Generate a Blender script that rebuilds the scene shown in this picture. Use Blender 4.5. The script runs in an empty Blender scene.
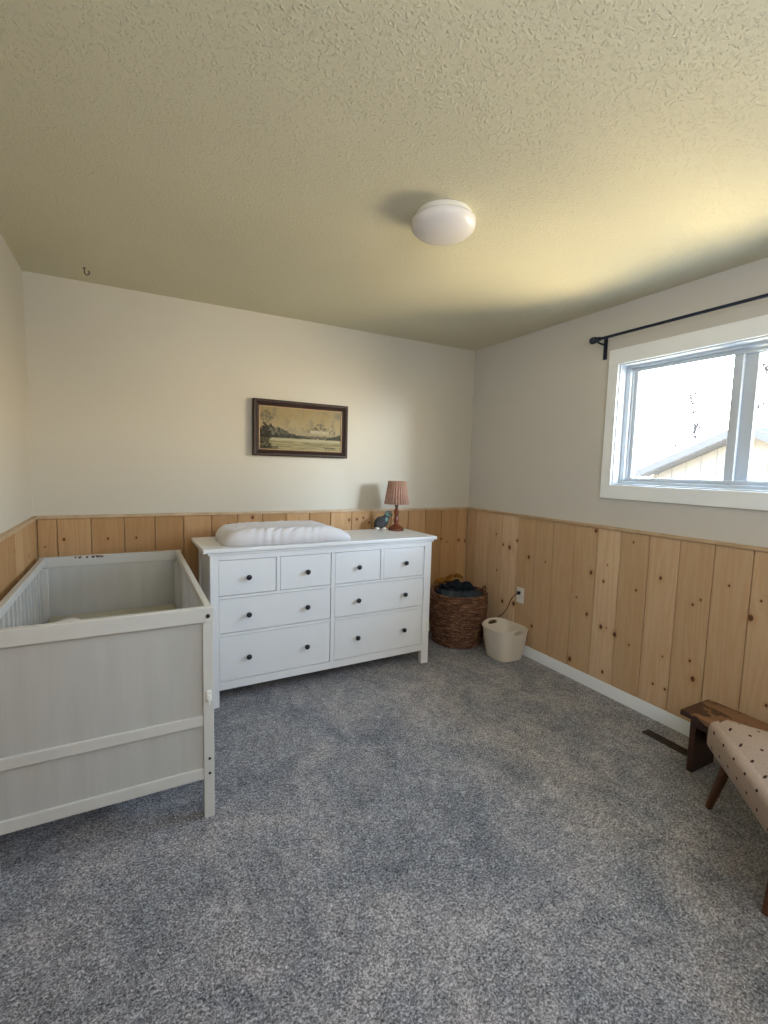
import bpy, bmesh, math, random
from mathutils import Vector, Matrix, noise
PI = math.pi
random.seed(7)
SC = bpy.context.scene
COL = SC.collection
H = 2.504      # ceiling
W = 3.24       # room width (x from -W to 0)
YF = -3.95     # wall behind the camera
WH = 1.104     # wainscot height

# ------------------------------------------------------------------ materials
def mat(name):
    m = bpy.data.materials.new(name); m.use_nodes = True
    nt = m.node_tree; nt.nodes.clear()
    out = nt.nodes.new('ShaderNodeOutputMaterial')
    b = nt.nodes.new('ShaderNodeBsdfPrincipled')
    nt.links.new(b.outputs[0], out.inputs[0])
    return m, nt, b
def nd(nt, t, **k):
    n = nt.nodes.new('ShaderNode' + t)
    for a, v in k.items():
        if a == 'inp':
            for i, x in v.items(): n.inputs[i].default_value = x
        else: setattr(n, a, v)
    return n
def L(nt, a, b): nt.links.new(a, b)
def mathn(nt, op, a, b=None, c=None, clamp=False):
    n = nt.nodes.new('ShaderNodeMath'); n.operation = op; n.use_clamp = clamp
    for i, x in enumerate((a, b, c)):
        if x is None: continue
        if isinstance(x, (int, float)): n.inputs[i].default_value = x
        else: nt.links.new(x, n.inputs[i])
    return n.outputs[0]
def ramp(nt, fac, stops, interp='LINEAR'):
    r = nt.nodes.new('ShaderNodeValToRGB'); r.color_ramp.interpolation = interp
    e = r.color_ramp.elements
    while len(e) < len(stops): e.new(0.5)
    for i, (p, c) in enumerate(stops):
        e[i].position = p; e[i].color = (c[0], c[1], c[2], 1) if len(c) == 3 else c
    nt.links.new(fac, r.inputs[0]); return r.outputs[0]
def coords(nt, scale=(1, 1, 1), kind='Object'):
    tc = nd(nt, 'TexCoord'); mp = nd(nt, 'Mapping'); mp.inputs['Scale'].default_value = scale
    L(nt, tc.outputs[kind], mp.inputs[0]); return mp.outputs[0]
def noisen(nt, vec, scale, detail=2, rough=.5, dist=0):
    n = nd(nt, 'TexNoise'); L(nt, vec, n.inputs['Vector'])
    n.inputs['Scale'].default_value = scale; n.inputs['Detail'].default_value = detail
    n.inputs['Roughness'].default_value = rough; n.inputs['Distortion'].default_value = dist
    return n.outputs['Fac']
def bump(nt, b, h, strength=.3, dist=.01):
    n = nd(nt, 'Bump'); n.inputs['Strength'].default_value = strength; n.inputs['Distance'].default_value = dist
    L(nt, h, n.inputs['Height']); L(nt, n.outputs[0], b.inputs['Normal'])
def mixc(nt, fac, a, b, mode='MIX'):
    n = nd(nt, 'Mix', data_type='RGBA', blend_type=mode)
    if isinstance(fac, (int, float)): n.inputs[0].default_value = fac
    else: L(nt, fac, n.inputs[0])
    for i, x in ((6, a), (7, b)):
        if isinstance(x, tuple): n.inputs[i].default_value = (*x[:3], 1)
        else: L(nt, x, n.inputs[i])
    return n.outputs[2]
def plain(name, col, rough=.5, var=.06, vs=6, bs=0, bscale=200, metal=0, spec=.5, stretch=(1, 1, 1)):
    m, nt, b = mat(name)
    v = coords(nt, stretch)
    f = noisen(nt, v, vs, 4)
    c = ramp(nt, f, [(.3, tuple(x * (1 - var) for x in col)), (.7, tuple(min(1, x * (1 + var)) for x in col))])
    L(nt, c, b.inputs['Base Color']); b.inputs['Roughness'].default_value = rough
    b.inputs['Metallic'].default_value = metal; b.inputs['Specular IOR Level'].default_value = spec
    if bs: bump(nt, b, noisen(nt, v, bscale, 2), bs, .002)
    return m
def wood(name, dark, light, rough=.45, scale=(6, 6, 60), ax=0):
    m, nt, b = mat(name)
    v = coords(nt, scale)
    f = noisen(nt, v, 1.5, 5, .6, .6)
    c = ramp(nt, f, [(.3, dark), (.68, light)])
    L(nt, c, b.inputs['Base Color']); b.inputs['Roughness'].default_value = rough
    bump(nt, b, f, .15, .002)
    return m

M = {}
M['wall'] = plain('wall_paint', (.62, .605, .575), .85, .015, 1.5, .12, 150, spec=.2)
M['wall_warm_lit'] = plain('wall_paint_warm_lit', (.60, .565, .485), .85, .015, 1.5, .12, 150, spec=.2)  # same wall paint, with the warm window light mixed into its colour
M['trim_white'] = plain('trim_white_paint', (.89, .94, 1.0), .4, .02, 4)
M['vinyl'] = plain('window_vinyl', (.55, .61, .68), .35, .01, 4)
def crib_mat():
    m, nt, b = mat('crib_paint')
    v = coords(nt, (14, 14, 1.2))
    f = noisen(nt, v, 2, 4)
    c = ramp(nt, f, [(.3, (.455, .46, .445)), (.7, (.50, .505, .49))])
    L(nt, c, b.inputs['Base Color']); b.inputs['Roughness'].default_value = .42
    bump(nt, b, f, .06, .002); return m
M['crib'] = crib_mat()
def crib_chewed():
    m, nt, b = mat('crib_paint_chewed')
    v = coords(nt); s = nd(nt, 'SeparateXYZ'); L(nt, v, s.inputs[0])
    dx = mathn(nt, 'ABSOLUTE', mathn(nt, 'ADD', s.outputs[0], .50))
    zone = mathn(nt, 'LESS_THAN', dx, .075)
    zz = mathn(nt, 'LESS_THAN', mathn(nt, 'ABSOLUTE', mathn(nt, 'SUBTRACT', s.outputs[2], .876)), .007)
    n = mathn(nt, 'GREATER_THAN', noisen(nt, v, 55, 2, .5), .52)
    f = mathn(nt, 'MULTIPLY', mathn(nt, 'MULTIPLY', zone, n), zz)
    c = mixc(nt, f, (.54, .54, .52), (.10, .05, .03))
    L(nt, c, b.inputs['Base Color']); b.inputs['Roughness'].default_value = .45; return m
M['crib_chewed'] = crib_chewed()
M['crib_rail_lit'] = plain('crib_paint_highlit', (.60, .60, .575), .36, .03, 8)  # crib paint lightened so rails and legs carry their highlights in the colour
M['dresser'] = plain('dresser_paint', (.80, .81, .82), .38, .015, 3)
M['black'] = plain('black_metal', (.012, .013, .018), .35, .1, 20)
M['rod'] = plain('dark_blue_metal', (.012, .02, .045), .4, .1, 20, metal=.3)
M['gap'] = plain('shadow_gap', (.02, .02, .02), .9)
M['brown_metal'] = plain('brown_metal', (.05, .032, .022), .5, .15, 20, metal=.2)
M['sheet'] = plain('white_cotton', (.72, .70, .715), .9, .03, 5, .25, 500, spec=.1)
M['mattress'] = plain('mattress_cover', (.52, .50, .41), .9, .04, 8, .2, 300, spec=.1)
M['plastic'] = plain('white_plastic', (.82, .81, .77), .35, .01)
M['dome'] = plain('frosted_dome', (.74, .71, .71), .25, .01)
M['bin'] = plain('cream_plastic', (.70, .64, .55), .55, .03, 10)
M['dark_wood'] = wood('dark_turned_wood', (.09, .022, .010), (.24, .065, .028), .2, (8, 8, 40))
M['leg_wood'] = wood('brown_leg_wood', (.055, .02, .009), (.14, .055, .025), .4)
M['frame_wood'] = wood('frame_wood', (.010, .0035, .002), (.034, .010, .004), .55, (40, 10, 40))
M['gilt'] = plain('gilt_lip', (.42, .27, .12), .45, .2, 30)
M['siding'] = plain('cream_siding', (.115, .112, .102), .8, .03, 3)
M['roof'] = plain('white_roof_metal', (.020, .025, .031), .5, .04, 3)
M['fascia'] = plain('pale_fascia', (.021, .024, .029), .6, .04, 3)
M['soffit'] = plain('soffit_metal', (.12, .12, .13), .6, .05, 3)
M['ground'] = plain('sandy_ground', (.20, .175, .13), .95, .15, 2)
M['bark'] = plain('pale_bark', (.16, .155, .155), .9, .1, 10)
M['leaf'] = plain('dry_leaf', (.018, .016, .016), .9, .2, 10)

def ceiling_mat():
    m, nt, b = mat('textured_ceiling')
    v = coords(nt)
    f1 = noisen(nt, v, 100, 2, .45, .15)
    r1 = ramp(nt, f1, [(.54, (0, 0, 0)), (.66, (1, 1, 1))])
    f2 = noisen(nt, v, 150, 2)
    h = mathn(nt, 'ADD', r1, mathn(nt, 'MULTIPLY', f2, .8))
    c = ramp(nt, noisen(nt, v, 1.2, 2), [(.3, (.61, .58, .445)), (.7, (.65, .62, .48))])
    L(nt, c, b.inputs['Base Color']); b.inputs['Roughness'].default_value = .8
    b.inputs['Specular IOR Level'].default_value = .25
    bump(nt, b, h, .65, .004); return m
M['ceiling'] = ceiling_mat()

def carpet_mat():
    m, nt, b = mat('grey_carpet')
    v = coords(nt)
    big = noisen(nt, v, 2.6, 4, .6, 1.0)
    pat = noisen(nt, coords(nt, (1.5, 1, 1)), 9, 3, .6, 1.5)
    mid = noisen(nt, coords(nt, (1, 1.5, 1)), 55, 2, .6, 1.5)
    fine = noisen(nt, v, 150, 2, .65, .8)
    f = mathn(nt, 'ADD', mathn(nt, 'MULTIPLY', fine, .50), mathn(nt, 'MULTIPLY', mid, .24))
    f = mathn(nt, 'ADD', f, mathn(nt, 'MULTIPLY', big, .14))
    f = mathn(nt, 'ADD', f, mathn(nt, 'MULTIPLY', pat, .12))
    c = ramp(nt, f, [(.39, (.055, .055, .058)), (.50, (.275, .273, .282)), (.61, (.72, .71, .725))])
    c = mixc(nt, 1.0, c, ramp(nt, big, [(.35, (.88, .93, 1.0)), (.62, (.99, .965, .96))]), 'MULTIPLY')
    L(nt, c, b.inputs['Base Color']); b.inputs['Roughness'].default_value = 1
    b.inputs['Specular IOR Level'].default_value = .05
    b.inputs['Sheen Weight'].default_value = .15
    bump(nt, b, f, .9, .018); return m
M['carpet'] = carpet_mat()

KR = [(-0.412, 0.915, 0.006), (-0.577, 0.829, 0.013), (-0.654, 0.896, 0.007), (-0.79, 0.787, 0.011), (-0.501, 0.841, 0.008), (-0.957, 0.78, 0.005), (-0.439, 0.611, 0.006), (-0.523, 0.366, 0.012), (-0.652, 0.381, 0.012), (-0.86, 0.26, 0.009), (-1.25, 0.59, 0.005), (-1.353, 0.785, 0.01), (-1.369, 1.069, 0.01), (-1.341, 0.495, 0.009), (-1.454, 0.443, 0.011), (-1.494, 0.448, 0.004), (-1.556, 0.424, 0.012), (-1.228, 0.137, 0.012), (-1.489, 0.149, 0.008), (-1.45, 0.747, 0.007), (-1.47, 0.859, 0.004), (-1.637, 1.034, 0.005), (-1.676, 0.743, 0.006), (-1.819, 0.851, 0.008), (-1.657, 0.392, 0.005), (-1.825, 0.214, 0.006), (-1.896, 0.211, 0.006), (-1.867, 0.397, 0.004), (-2.005, 0.744, 0.006), (-2.044, 0.781, 0.005), (-2.017, 0.429, 0.006), (-2.04, 0.334, 0.011), (-2.173, 0.89, 0.005), (-2.28, 0.752, 0.012), (-2.317, 0.848, 0.005), (-2.381, 0.345, 0.006)]
KB = [(-3.09, 0.964, 0.007), (-2.859, 0.958, 0.006), (-2.701, 0.957, 0.006), (-3.185, 0.924, 0.004), (-1.133, 1.031, 0.008), (-1.077, 1.041, 0.007), (-1.202, 1.027, 0.008), (-1.024, 1.0, 0.007), (-1.96, 1.068, 0.009), (-0.299, 0.832, 0.007), (-0.241, 0.8, 0.006), (-0.108, 0.811, 0.01), (-0.04, 0.80, 0.008), (-2.13, 1.026, 0.005), (-2.5, .6, .01), (-.6, .55, .009)]
KL = [(-.28, .92, .007), (-.62, 1.0, .006), (-.15, .97, .005), (-1.0, .7, .01)]

def pine_mat(name, axis, knots, mul=(1, 1, 1)):
    """axis = the wall's horizontal axis (0 x, 1 y)"""
    m, nt, b = mat(name)
    tc = nd(nt, 'TexCoord'); s = nd(nt, 'SeparateXYZ'); L(nt, tc.outputs['Object'], s.inputs[0])
    u, z = s.outputs[axis], s.outputs[2]
    at = nd(nt, 'Attribute', attribute_name='tone')
    tone = at.outputs['Fac']
    # distance to the knots: d = min over knots of scaled elliptical distance
    dmin = None
    for (ku, kz, kr) in knots:
        cx = nd(nt, 'CombineXYZ')
        L(nt, mathn(nt, 'MULTIPLY_ADD', u, 1 / kr, -ku / kr), cx.inputs[0])
        L(nt, mathn(nt, 'MULTIPLY_ADD', z, .75 / kr, -kz * .75 / kr), cx.inputs[1])
        ln = nd(nt, 'VectorMath', operation='LENGTH'); L(nt, cx.outputs[0], ln.inputs[0])
        dmin = ln.outputs['Value'] if dmin is None else mathn(nt, 'MINIMUM', dmin, ln.outputs['Value'])
    # grain: stretched noise, warped near knots
    warp = mathn(nt, 'DIVIDE', .9, mathn(nt, 'ADD', mathn(nt, 'POWER', dmin, 1.5), .6))
    vec = nd(nt, 'CombineXYZ')
    L(nt, mathn(nt, 'ADD', mathn(nt, 'MULTIPLY', u, 16), mathn(nt, 'MULTIPLY', tone, 60)), vec.inputs[0])
    L(nt, mathn(nt, 'ADD', mathn(nt, 'MULTIPLY', z, 1.0), mathn(nt, 'MULTIPLY', tone, 9)), vec.inputs[1])
    L(nt, mathn(nt, 'MULTIPLY', warp, .7), vec.inputs[2])
    g = noisen(nt, vec.outputs[0], 1.1, 3, .55, .5)
    rings = mathn(nt, 'SINE', mathn(nt, 'MULTIPLY', g, 32))
    rings = mathn(nt, 'MULTIPLY_ADD', rings, .5, .5)
    vec2 = nd(nt, 'CombineXYZ')
    L(nt, mathn(nt, 'MULTIPLY', u, 190), vec2.inputs[0]); L(nt, mathn(nt, 'MULTIPLY', z, 5), vec2.inputs[1])
    L(nt, mathn(nt, 'MULTIPLY', tone, 30), vec2.inputs[2])
    fine = noisen(nt, vec2.outputs[0], 1, 2)
    base = ramp(nt, tone, [(0, (.50, .345, .20)), (.35, (.60, .43, .27)), (.7, (.68, .51, .335)), (1, (.55, .385, .225))])
    k = mathn(nt, 'ADD', mathn(nt, 'MULTIPLY', rings, .21), mathn(nt, 'MULTIPLY', fine, .22))
    c = mixc(nt, k, base, (.40, .20, .075), 'MIX')
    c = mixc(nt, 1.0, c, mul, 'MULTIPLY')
    # halo + knot core
    halo = ramp(nt, dmin, [(0, (1, 1, 1)), (1, (0, 0, 0))])
    hf = mathn(nt, 'MULTIPLY', mathn(nt, 'SUBTRACT', 1, mathn(nt, 'MULTIPLY', dmin, .30), clamp=True), .5)
    c = mixc(nt, hf, c, (.42, .19, .06))
    core = mathn(nt, 'MULTIPLY', mathn(nt, 'SUBTRACT', 1.25, dmin, clamp=True), 2.4, clamp=True)
    c = mixc(nt, core, c, (.115, .045, .018))
    L(nt, c, b.inputs['Base Color']); b.inputs['Roughness'].default_value = .6
    b.inputs['Specular IOR Level'].default_value = .3
    bump(nt, b, mathn(nt, 'SUBTRACT', fine, core), .12, .002)
    return m
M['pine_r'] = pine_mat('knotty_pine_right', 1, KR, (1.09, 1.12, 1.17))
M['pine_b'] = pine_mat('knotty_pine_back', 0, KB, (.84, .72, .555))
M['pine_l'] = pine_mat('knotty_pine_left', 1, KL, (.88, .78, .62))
M['pine_cap'] = wood('pine_cap', (.44, .30, .17), (.58, .43, .275), .55, (6, 6, 6))

def seagrass_mat():
    m, nt, b = mat('seagrass')
    v = coords(nt, (9, 9, 70)); f = noisen(nt, v, 1.6, 3, .6, .3)
    g = noisen(nt, coords(nt), 60, 2)
    k = mathn(nt, 'ADD', mathn(nt, 'MULTIPLY', f, .7), mathn(nt, 'MULTIPLY', g, .3))
    c = ramp(nt, k, [(.36, (.030, .010, .005)), (.50, (.13, .055, .028)), (.66, (.38, .21, .12))])
    L(nt, c, b.inputs['Base Color']); b.inputs['Roughness'].default_value = .75
    bump(nt, b, k, .6, .006); return m
M['seagrass'] = seagrass_mat()
def cloth_mat(name, a, bcol, sc=300):
    m, nt, b = mat(name)
    v = coords(nt); f = noisen(nt, v, sc, 2); g = noisen(nt, v, 9, 3)
    k = mathn(nt, 'ADD', mathn(nt, 'MULTIPLY', f, .4), mathn(nt, 'MULTIPLY', g, .6))
    L(nt, ramp(nt, k, [(.35, a), (.65, bcol)]), b.inputs['Base Color'])
    b.inputs['Roughness'].default_value = .95; b.inputs['Specular IOR Level'].default_value = .1
    bump(nt, b, f, .4, .002); return m
M['mustard'] = cloth_mat('mustard_cloth', (.20, .08, .012), (.38, .18, .035))
M['navy'] = cloth_mat('navy_cloth', (.006, .010, .018), (.02, .03, .045))
M['slate'] = cloth_mat('slate_cloth', (.014, .02, .028), (.07, .09, .105))
M['bird_body'] = cloth_mat('bird_body', (.04, .045, .05), (.13, .135, .14), 400)
M['bird_teal'] = cloth_mat('bird_teal', (.14, .26, .27), (.30, .44, .44), 60)
def shade_mat():
    m, nt, b = mat('pleated_shade')
    b.inputs['Base Color'].default_value = (.62, .42, .33, 1)
    f = noisen(nt, coords(nt), 60, 2)
    L(nt, ramp(nt, f, [(.3, (.52, .32, .24)), (.7, (.62, .40, .31))]), b.inputs['Base Color'])
    b.inputs['Roughness'].default_value = .8
    out = [n for n in nt.nodes if n.type == 'OUTPUT_MATERIAL'][0]
    t = nd(nt, 'BsdfTranslucent'); t.inputs[0].default_value = (.75, .5, .4, 1)
    mx = nd(nt, 'MixShader'); mx.inputs[0].default_value = .3
    L(nt, b.outputs[0], mx.inputs[1]); L(nt, t.outputs[0], mx.inputs[2]); L(nt, mx.outputs[0], out.inputs[0])
    return m
M['shade'] = shade_mat()
def glass_mat():
    m, nt, b = mat('window_glass')
    out = [n for n in nt.nodes if n.type == 'OUTPUT_MATERIAL'][0]
    t = nd(nt, 'BsdfTransparent'); t.inputs[0].default_value = (.97, .98, .98, 1)
    g = nd(nt, 'BsdfGlossy'); g.inputs['Roughness'].default_value = .02
    mx = nd(nt, 'MixShader'); mx.inputs[0].default_value = .04
    L(nt, t.outputs[0], mx.inputs[1]); L(nt, g.outputs[0], mx.inputs[2]); L(nt, mx.outputs[0], out.inputs[0])
    return m
M['glass'] = glass_mat()
def fabric_dots():
    m, nt, b = mat('dotted_upholstery')
    tc = nd(nt, 'TexCoord'); mp = nd(nt, 'Mapping'); L(nt, tc.outputs['UV'], mp.inputs[0])
    s = nd(nt, 'SeparateXYZ'); L(nt, mp.outputs[0], s.inputs[0])
    P = .092
    def cell(x, off):
        a = mathn(nt, 'FRACT', mathn(nt, 'ADD', mathn(nt, 'DIVIDE', x, P), off + 40))
        return mathn(nt, 'MULTIPLY', mathn(nt, 'SUBTRACT', a, .5), P)
    def dots(off):
        x, y = cell(s.outputs[0], off), cell(s.outputs[1], off)
        d = mathn(nt, 'ADD', mathn(nt, 'POWER', mathn(nt, 'DIVIDE', mathn(nt, 'ABSOLUTE', x), .0070), 2),
                  mathn(nt, 'POWER', mathn(nt, 'DIVIDE', mathn(nt, 'ABSOLUTE', y), .0052), 2))
        return mathn(nt, 'LESS_THAN', d, 1)
    d = mathn(nt, 'MAXIMUM', dots(0), dots(.5))
    f = noisen(nt, coords(nt), 250, 2)
    c = ramp(nt, f, [(.3, (.33, .25, .20)), (.7, (.43, .335, .27))])
    c = mixc(nt, d, c, (.045, .02, .015))
    L(nt, c, b.inputs['Base Color']); b.inputs['Roughness'].default_value = .9
    b.inputs['Specular IOR Level'].default_value = .15
    bump(nt, b, f, .25, .002); return m
M['dots'] = fabric_dots()
def stool_top_mat():
    m, nt, b = mat('worn_stool_top')
    v = coords(nt, (30, 3, 10)); f = noisen(nt, v, 1.5, 4, .6, .5)
    c = ramp(nt, f, [(.3, (.03, .012, .007)), (.7, (.085, .035, .018))])
    w = noisen(nt, coords(nt, (1, .6, 1)), 9, 4, .6, .3)
    s = nd(nt, 'SeparateXYZ'); L(nt, coords(nt), s.inputs[0])
    dd = mathn(nt, 'ADD', mathn(nt, 'MULTIPLY', mathn(nt, 'ABSOLUTE', mathn(nt, 'ADD', s.outputs[1], .24)), 3.2),
               mathn(nt, 'MULTIPLY', mathn(nt, 'ABSOLUTE', s.outputs[0]), 2.2))
    k = mathn(nt, 'GREATER_THAN', mathn(nt, 'SUBTRACT', w, mathn(nt, 'MULTIPLY', dd, .35)), .27)
    k2 = mathn(nt, 'MULTIPLY', k, mathn(nt, 'MULTIPLY_ADD', f, 1.0, .35, clamp=True))
    c = mixc(nt, k2, c, (.25, .125, .06))
    L(nt, c, b.inputs['Base Color']); b.inputs['Roughness'].default_value = .42; return m
M['stool_top'] = stool_top_mat()
M['stool'] = wood('stool_wood', (.022, .008, .005), (.065, .024, .013), .4, (6, 6, 30))
def vc_mat(name):
    m, nt, b = mat(name)
    a = nd(nt, 'Attribute', attribute_name='col'); L(nt, a.outputs['Color'], b.inputs['Base Color'])
    b.inputs['Roughness'].default_value = .8; b.inputs['Specular IOR Level'].default_value = .12; return m
M['painting'] = vc_mat('painting')

# ------------------------------------------------------------------ geometry helpers
def new_bm(): return bmesh.new()
def box(bm, x0, x1, y0, y1, z0, z1, bev=0, seg=2, mtx=None):
    r = bmesh.ops.create_cube(bm, size=1)
    vs = r['verts']
    for v in vs:
        v.co = Vector(((x0 + x1) / 2 + v.co.x * (x1 - x0), (y0 + y1) / 2 + v.co.y * (y1 - y0), (z0 + z1) / 2 + v.co.z * (z1 - z0)))
    if mtx is not None: bmesh.ops.transform(bm, matrix=mtx, verts=vs)
    if bev:
        es = list({e for v in vs for e in v.link_edges})
        bmesh.ops.bevel(bm, geom=es, offset=bev, segments=seg, profile=.5, affect='EDGES')
    return vs
def lathe(bm, prof, n=32, mtx=None, rfun=None):
    rings = []
    for (r, z) in prof:
        ring = []
        for i in range(n):
            a = 2 * PI * i / n; rr = r if rfun is None else rfun(r, z, a)
            v = Vector((rr * math.cos(a), rr * math.sin(a), z))
            if mtx is not None: v = mtx @ v
            ring.append(bm.verts.new(v))
        rings.append(ring)
    for a, b in zip(rings, rings[1:]):
        for i in range(n):
            j = (i + 1) % n; bm.faces.new((a[i], a[j], b[j], b[i]))
    for ring, flip in ((rings[0], True), (rings[-1], False)):
        try: bm.faces.new(ring[::-1] if flip else ring)
        except ValueError: pass
    return rings
def tube(bm, pts, rad, n=12, cap=True):
    pts = [Vector(p) for p in pts]; rings = []
    rads = rad if isinstance(rad, (list, tuple)) else [rad] * len(pts)
    up = None
    for i, p in enumerate(pts):
        t = (pts[min(i + 1, len(pts) - 1)] - pts[max(i - 1, 0)]).normalized()
        if up is None:
            up = Vector((0, 0, 1)) if abs(t.z) < .9 else Vector((1, 0, 0))
        s = t.cross(up).normalized(); up = s.cross(t).normalized()
        rings.append([bm.verts.new(p + (s * math.cos(2 * PI * k / n) + up * math.sin(2 * PI * k / n)) * rads[i]) for k in range(n)])
    for a, b in zip(rings, rings[1:]):
        for i in range(n):
            j = (i + 1) % n; bm.faces.new((a[i], a[j], b[j], b[i]))
    if cap:
        bm.faces.new(rings[0][::-1]); bm.faces.new(rings[-1])
def ellipsoid(bm, c, r, rot=None, u=20, v=12):
    mt = Matrix.Translation(c) @ (rot.to_4x4() if rot is not None else Matrix.Identity(4)) @ Matrix.Diagonal((*r, 1))
    bmesh.ops.create_uvsphere(bm, u_segments=u, v_segments=v, radius=1, matrix=mt)
def obj(name, bm, m, parent=None, smooth=False, loc=None, angle=None):
    bmesh.ops.recalc_face_normals(bm, faces=bm.faces)
    me = bpy.data.meshes.new(name); bm.to_mesh(me); bm.free()
    if m is not None: me.materials.append(m)
    if smooth:
        for p in me.polygons: p.use_smooth = True
        if angle is not None:
            try: me.set_sharp_from_angle(angle=angle)
            except Exception: pass
    o = bpy.data.objects.new(name, me); COL.objects.link(o)
    if parent is not None: o.parent = parent
    if loc is not None: o.location = loc
    return o
def boxo(name, m, parent, *a, bev=0, seg=2, **k):
    bm = new_bm(); box(bm, *a, bev=bev, seg=seg); return obj(name, bm, m, parent, **k)
def tag(o, label=None, cat=None, group=None, kind=None):
    if label: o['label'] = label
    if cat: o['category'] = cat
    if group: o['group'] = group
    if kind: o['kind'] = kind
    return o
def thing(name, label, cat, loc=(0, 0, 0), rz=0, group=None, kind=None):
    o = bpy.data.objects.new(name, None); COL.objects.link(o); o.empty_display_size = .1
    o.location = loc; o.rotation_euler = (0, 0, rz)
    return tag(o, label, cat, group, kind)
def struct(o, label=None): 
    o['kind'] = 'structure'
    if label: o['label'] = label
    return o

# ------------------------------------------------------------------ room shell
T = .14
WY0, WY1, WZ0, WZ1 = -2.80, -1.445, 1.375, 2.135     # window opening
struct(boxo('floor', M['carpet'], None, -W - T, T, YF - T, T, -.08, 0), 'grey cut-pile carpet floor')
struct(boxo('ceiling', M['ceiling'], None, -W - T, T, YF - T, T, H, H + .1), 'cream ceiling with a rough sprayed texture')
struct(boxo('wall_back', M['wall_warm_lit'], None, -W - T, T, 0, T, 0, H), 'off-white painted back wall')
struct(boxo('wall_left', M['wall_warm_lit'], None, -W - T, -W, YF, 0, 0, H), 'off-white painted left wall')
struct(boxo('wall_front', M['wall_warm_lit'], None, -W - T, T, YF - T, YF, 0, H), 'off-white wall facing the dresser')
bm = new_bm()
box(bm, 0, T, YF, WY0, 0, H); box(bm, 0, T, WY1, 0, 0, H)
box(bm, 0, T, WY0, WY1, 0, WZ0); box(bm, 0, T, WY0, WY1, WZ1, H)
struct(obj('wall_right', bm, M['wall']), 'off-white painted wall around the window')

# wainscot of vertical boards
def wainscot(name, axis, edges, m, lo, label):
    bm = new_bm(); lay = bm.loops.layers.color.new('tone')
    rnd = random.Random(hash(name) % 5 if False else len(name) + axis * 7)
    for a, b in zip(edges, edges[1:]):
        t = rnd.random(); x0, x1 = min(a, b) + .0016, max(a, b) - .0016
        before = set(bm.faces)
        if axis == 1 and name == 'trim_2': vs = box(bm, -.018, .0, x0, x1, lo, WH - .012, bev=.0045, seg=1)
        elif axis == 1: vs = box(bm, -W, -W + .018, x0, x1, lo, WH - .012, bev=.0035, seg=1)
        else: vs = box(bm, x0, x1, -.018, 0, lo, WH - .012, bev=.0035, seg=1)
        for f in bm.faces:
            if f not in before:
                for l in f.loops: l[lay] = (t, t, t, 1)
    return struct(obj(name, bm, m), label)
SB = [-3.222, -3.124, -2.949, -2.769, -2.592, -2.418, -2.239, -2.065, -1.888, -1.714, -1.532, -1.359, -1.179, -1.004, -0.819, -0.652, -0.476, -0.308, -0.129, -.018]
SR = [-.018, -0.145, -0.309, -0.484, -0.662, -0.842, -1.016, -1.204, -1.383, -1.551, -1.736, -1.912, -2.09, -2.266, -2.444, -2.622, -2.8, -2.978, -3.156, -3.334, -3.512, -3.69, -3.868, YF]
SL = [-.018] + [-.06 - .178 * i for i in range(22)] + [YF]
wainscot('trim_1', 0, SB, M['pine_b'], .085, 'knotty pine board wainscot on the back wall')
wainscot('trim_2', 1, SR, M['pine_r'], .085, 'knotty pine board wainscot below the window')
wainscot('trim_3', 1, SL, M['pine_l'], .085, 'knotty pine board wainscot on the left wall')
bm = new_bm(); box(bm, -W, 0, -.028, 0, WH - .013, WH + .006, bev=.004)
struct(obj('trim_4', bm, M['pine_cap']), 'thin pine cap moulding along the back wall')
bm = new_bm(); box(bm, -.028, 0, YF, -.028, WH - .013, WH + .006, bev=.004)
struct(obj('trim_5', bm, M['pine_cap']), 'thin pine cap moulding below the window')
bm = new_bm(); box(bm, -W, -W + .028, YF, -.028, WH - .013, WH + .006, bev=.004)
struct(obj('trim_6', bm, M['pine_cap']), 'thin pine cap moulding along the left wall')
def board(name, *a, label=None):
    bm = new_bm(); box(bm, *a, bev=.004); return struct(obj(name, bm, M['trim_white']), label)
board('baseboard_right', -.018, 0, YF, 0, 0, .086, label='white baseboard under the window wall')
board('baseboard_back', -W, 0, -.018, 0, 0, .086, label='white baseboard along the back wall')
board('baseboard_left', -W, -W + .018, YF, 0, 0, .086, label='white baseboard along the left wall')

# ------------------------------------------------------------------ window
win = thing('window_1', 'white sliding window with two panes and flat casing', None, (0, (WY0 + WY1) / 2, WZ0)); win['kind'] = 'structure'
wo = Vector((0, (WY0 + WY1) / 2, WZ0))
def wbox(name, m, parent, *a, bev=0, base=wo):
    bm = new_bm(); box(bm, a[0] - base.x, a[1] - base.x, a[2] - base.y, a[3] - base.y, a[4] - base.z, a[5] - base.z, bev=bev)
    return obj(name, bm, m, parent)
def wframe(name, m, parent, x0, x1, y0, y1, z0, z1, t, tb=None, tt=None, tl=None, tr=None, bev=.003):
    tb = tb or t; tt = tt or t; tl = tl or t; tr = tr or t   # tl at y1 side
    bm = new_bm(); B = wo
    for a in ((x0, x1, y0, y1, z0, z0 + tb), (x0, x1, y0, y1, z1 - tt, z1), (x0, x1, y0, y0 + tr, z0 + tb, z1 - tt), (x0, x1, y1 - tl, y1, z0 + tb, z1 - tt)):
        box(bm, a[0] - B.x, a[1] - B.x, a[2] - B.y, a[3] - B.y, a[4] - B.z, a[5] - B.z, bev=bev)
    return obj(name, bm, m, parent)
wframe('casing', M['trim_white'], win, -.018, -.0005, WY0 - .068, WY1 + .068, WZ0 - .085, WZ1 + .092, .07, tb=.088, tt=.095, tl=.07, tr=.07)
wframe('jamb_liner', M['vinyl'], win, -.004, .06, WY0 + .001, WY1 - .001, WZ0 + .001, WZ1 - .001, .010, bev=.001)
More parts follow.
